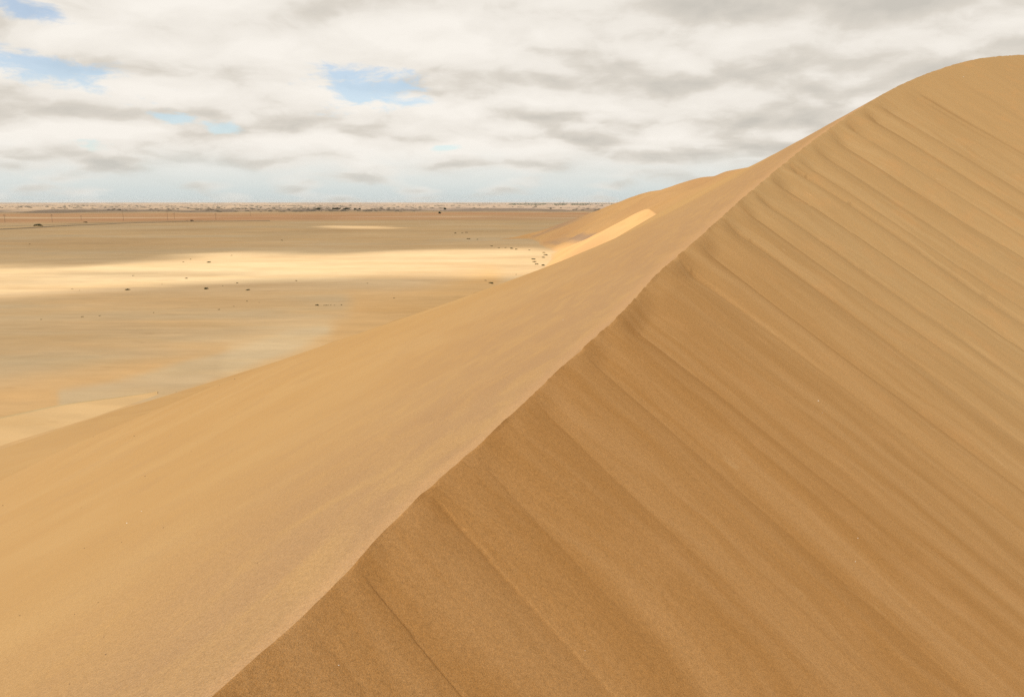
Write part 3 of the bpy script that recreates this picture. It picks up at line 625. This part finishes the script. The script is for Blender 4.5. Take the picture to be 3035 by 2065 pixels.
# road embankments across the plain, left
def strip_bank(name, pts, half, hgt, kind_cols):
    P = np.array([on_plain(*p) for p in pts]); t = np.concatenate([[0], np.cumsum(np.linalg.norm(np.diff(P, axis=0), axis=1))]); q = np.linspace(0, t[-1], 120); Q = spline(t, P, q)
    d = np.gradient(Q, axis=0)[:, :2]; d /= np.linalg.norm(d, axis=1)[:, None]; nrm = np.stack([d[:, 1], -d[:, 0]], 1)
    zb = plain_z(Q[:, 0], Q[:, 1]); cols_ = []
    for o_, z_ in ((-half*1.9, -.6), (-half, hgt), (half, hgt), (half*1.9, -.6)): cols_.append(np.concatenate([Q[:, :2]+nrm*o_, (zb+z_)[:, None]], 1))
    V = np.stack(cols_, 1); o = raw_mesh(name, V.reshape(-1, 3), grid_faces(120, 4), kind_cols[0], smooth=False); o.data.materials.append(kind_cols[1])
    mi = np.tile([1, 0, 1], 119).astype(np.int32); o.data.polygons.foreach_set('material_index', mi); tag(o, kind='structure'); return o
strip_bank('road', [(-400,702),(0,681),(120,675),(240,669),(350,664),(470,660.5),(620,657.5),(800,655.5)], 4.5, 1.5, (M_ROAD, M_BANK))
strip_bank('track', [(-400,686),(0,672),(100,669),(220,664.5),(330,660.5),(450,657),(600,654)], 2.5, .8, (M_BANK, M_BANK))

# power-line masts in front of the reddish ridge
def mast(px, py, hpx, label):
    p = on_ground(px, py); h = hpx*np.linalg.norm(p)/FPX; e = empty('power_mast', tuple(p), .35); tag(e, label, 'power mast', 'power masts beyond the road')
    MB().bar((0, 0, -.5), (0, 0, h), .42, .22, 8).build('pole', M_STEEL, e)
    for k, z in enumerate((.80, .90)):
        m = MB(); L = (4.2, 3.0)[k]*h/30; m.box(-L, L, -.12, .12, h*z-.15, h*z+.15); m.bar((-L*.8, 0, h*z), (0, 0, h*(z+.06)), .06, .06, 4); m.bar((L*.8, 0, h*z), (0, 0, h*(z+.06)), .06, .06, 4); c = m.build('crossarm', M_STEEL, e)
        for x in (-L*.9, L*.9): MB().bar((x, 0, h*z-.15), (x, 0, h*z-1.4), .12, .09, 6).build('insulator', M_DARKP, c)
for px, py, hp, lb in ((15,660,21,'thin power mast at the far left edge of the plain'),(155,659,21,'thin power mast, second from the left edge'),(241,652,12,'short faint power mast, third from the left edge'),(366,655,32,'tallest power mast, dark pole in front of the reddish ridge'),
        (497,652,27,'tall power mast left of the dark truck'),(517,650,18,'short power mast just left of the two vehicles'),(640,653,20,'power mast to the right of the two vehicles'),(742,640,14,'faint power mast, rightmost of the line')): mast(px, py, hp, lb)

# two dark vehicles beside the road
def truck(px, py):
    p = on_ground(px, py); e = empty('truck', tuple(p), .25); tag(e, 'dark truck standing right of a smaller dark car on the plain', 'truck')
    MB().box(-4.6, 2.0, -1.25, 1.25, 1.0, 3.7, .05).build('cargo_box', M_DARKP, e); c = MB().box(2.15, 4.5, -1.2, 1.2, .7, 2.9, .15).build('cab', M_DARKP, e)
    MB().box(3.6, 4.56, -1.1, 1.1, 1.8, 2.6, .05).build('windscreen', M_GLASS, c); MB().box(-4.6, 4.4, -.5, .5, .6, 1.0).build('chassis', M_DARKP, e)
    for x in (-3.6, -2.4, 3.2):
        for y in (-1.1, 1.1): MB().wheel(x, y, .52, .52, .35).build('wheel', M_TYRE, e)
def car(px, py):
    p = on_ground(px, py); e = empty('car', tuple(p), .25); tag(e, 'small dark car standing left of the dark truck on the plain', 'car')
    MB().box(-2.3, 2.3, -.9, .9, .4, 1.05, .08).build('body', M_DARKP, e); c = MB().box(-1.7, 1.0, -.85, .85, 1.05, 1.75, .35).build('cabin', M_DARKP, e)
    MB().box(-1.45, .72, -.87, .87, 1.15, 1.6, .25).build('window', M_GLASS, c)
    for x in (-1.45, 1.45):
        for y in (-.82, .82): MB().wheel(x, y, .36, .36, .24).build('wheel', M_TYRE, e)
truck(569,655.5); car(555,655)

# scrub hummocks towards the coast: thousands of low lumps, one mass
def lumps(name, spots, mat, label=None, up=None):
    """spots: x, y, z, width, height"""
    m = []; F = []; n = 7; base = 0; g = np.random.default_rng(9); V = []
    ang = 2*np.pi*np.arange(n)/n
    for x, y, z, w, h in spots:
        q = g.uniform(.75, 1.25, (2, n)); r0 = np.stack([x+w*.5*q[0]*np.cos(ang), y+w*.5*q[0]*np.sin(ang), np.full(n, z-.5)], 1); r1 = np.stack([x+w*.38*q[1]*np.cos(ang), y+w*.38*q[1]*np.sin(ang), z+h*.6*q[0]], 1)
        V += [r0, r1, np.array([[x+g.normal(0, w*.08), y, z+h]])]
        i = np.arange(n); j = (i+1) % n
        F += [np.stack([base+i, base+j, base+n+j], 1), np.stack([base+i, base+n+j, base+n+i], 1), np.stack([base+n+i, base+n+j, np.full(n, base+2*n)], 1)]; base += 2*n+1
    o = raw_mesh(name, np.concatenate(V), np.concatenate(F), mat, smooth=False); tag(o, label, kind='stuff'); return o
M_SCRUB = plain_mat('grey_scrub', (.17, .14, .105), .4, .05)
sp = []
for k in range(5200):
    a = R(rng.uniform(-36, 8)); r = 5000*(13000/5000)**(rng.random()**1.3); x, y = r*math.sin(a), r*math.cos(a)
    dens = float(fbm(np.array(x*.0011), np.array(y*.0009), 3, 401))+.25*(1-sstep(R(-18), R(0), a))-.12
    if rng.random() > max(0, .35+1.3*dens): continue
    w = rng.uniform(8, 34)*(r/7000)**.5; sp.append((x, y, float(plain_z(np.array(x), np.array(y))), w, w*rng.uniform(.14, .28)))
lumps('coastal_scrub', sp, M_SCRUB, 'grey scrub hummocks spread below the horizon')
sp = []
for x0, x1, ya, yb, n in ((1508,1618,604,609,420),(1643,1681,605,609.5,170),(1694,1739,605,609.5,170),(1520,1560,601,603,90),(1346,1394,600,602,90),(1400,1500,601,603.5,120),(1560,1830,601,604,330),(1740,1830,603,607,150)):
    for k in range(n):
        p = on_plain(rng.uniform(x0, x1), rng.uniform(ya, yb)); r = np.linalg.norm(p); k_ = min(r, 26000.)/r; p = p*k_; w = rng.uniform(14, 40); sp.append((p[0], p[1], -H, w, rng.uniform(7, 15)))
lumps('distant_woodland', sp, M_TREE, 'dark band of trees on the horizon left of the far dune')

def far_tree(px, py, hpx, label):
    p = on_plain(px, py); h = hpx*np.linalg.norm(p)/FPX; e = empty('conifer_tree', tuple(p)); tag(e, label, 'tree', 'tall conifers on the horizon')
    MB().bar((0, 0, -1), (0, 0, h*.95), h*.02, h*.006, 6).build('trunk', M_TRUNK, e)
    m = MB(); g = np.random.default_rng(int(px))
    for t in range(9):
        z = h*(.16+.09*t); rad = h*.20*(1-t/9.5)
        for i in range(9):
            a = g.uniform(0, 6.28); q = rad*g.uniform(.7, 1.1); c = np.array([q*math.cos(a), q*math.sin(a), z-g.uniform(0, .03)*h]); b = np.array([-math.sin(a), math.cos(a), 0])*q*.38
            m.add([(0, 0, z+.03*h), c*[.6, .6, 1]+b, c, c*[.6, .6, 1]-b], [(0, 1, 2, 3)])
    m.build('crown', M_TREE, e)
for px, h_, lb in ((1558,6,'first tall conifer from the left on the wooded horizon'),(1586,5,'second tall conifer from the left on the wooded horizon'),(1610,4,'low conifer between the two leftmost pairs on the horizon'),(1660,6.5,'left one of the twin tall conifers on the horizon'),(1670,7,'right one of the twin tall conifers, tallest on the horizon'),
                   (1712,5,'tall conifer right of the twins on the horizon'),(1746,5.5,'tall conifer near the white houses on the horizon'),(1805,5.5,'rightmost tall conifer, beside the far dune slope')): far_tree(px, 604, h_+3, lb)
def house(px, py, wpx, label):
    p = on_plain(px, py); k = np.linalg.norm(p)/FPX; w = wpx*k; e = empty('house', tuple(p), .1); tag(e, label, 'house')
    m = MB().box(-w/2, w/2, -w*.3, w*.3, -1, w*.32); wl = m.build('wall', M_WHITE, e); MB().box(-w*.53, w*.53, -w*.33, w*.33, w*.32+.05, w*.45, w*.12).build('roof', M_ROOF, e)
    for i in (-.3, 0, .3): MB().box(w*i-w*.05, w*i+w*.05, -w*.3-.25, -w*.3+.1, w*.1, w*.22).build('window', M_GLASS, wl)
house(1774,608,5,'white house with grey roof near the far dune slope'); house(1787,607,4,'small white house right of the larger white one'); house(1440,611,5,'white house alone on the plain left of the wooded horizon')
# dark groves at the edge of the hummocks
def grove(px, py, wpx, label, group):
    p = on_ground(px, py); w = wpx*np.linalg.norm(p)/FPX; g = np.random.default_rng(int(px*3)); m = MB(); e = empty('shrub_thicket', tuple(p)); tag(e, label, 'thicket', group)
    for k in range(max(10, int(wpx*7))):
        x = g.normal(0, w*.24); y = g.normal(0, w*.10); z = abs(g.normal(0, 3.0))+1; s_ = g.uniform(1.6, 3.6); t = g.normal(size=3); t /= np.linalg.norm(t); b = np.cross(t, g.normal(size=3)); b /= np.linalg.norm(b)
        c = np.array([x, y, z]); m.add([c-t*s_*1.5, c+b*s_, c+t*s_*1.5, c-b*s_], [(0, 1, 2, 3)])
    m.build('foliage', M_TREE, e)
grove(998,620,24,'widest dark thicket at the edge of the pale far dunes, left of centre', None); grove(1026,620,20,'long dark thicket right of the widest one', None)
for px, w, n in ((945,8,'left of the widest one'),(1052,7,'first one right of the long one'),(1065,8,'second one right of the long one'),(1319,7,'right of the lone middle one'),(1437,5,'left one of a pair towards the woodland'),(1447,9,'right one of a pair towards the woodland')): grove(px, 621, w, 'small dark thicket by the far dunes, '+n, 'small thickets by the far dunes')
grove(1272,619,17,'dark thicket alone in the middle below the horizon', None); grove(1406,618,10,'dark thicket left of a pair of small ones towards the woodland', None); grove(1303,633,7,'dark speck of a thicket in front of the others', None)
for px, n in ((1633,'left'),(1662,'right')): grove(px, 619, 5, n+' one of two tiny dark thickets on the brown plain below the woodland', 'tiny thickets below the woodland')

# ------------------------------------------------------------------ thin air haze round everything on the ground
def haze():
    m = bpy.data.materials.new('haze_air'); m.use_nodes = True; g = NT(m.node_tree)
    v = g.node('ShaderNodeVolumePrincipled'); v.inputs['Color'].default_value = (.85, .87, .88, 1); v.inputs['Density'].default_value = 8e-6
    o = g.node('ShaderNodeOutputMaterial'); g.l.new(v.outputs[0], o.inputs['Volume'])
    b = MB().box(-95000, 95000, -95000, 95000, -H-8, 110).build('haze', m); tag(b, kind='stuff')
haze(); sc.cycles.volume_bounces = 0
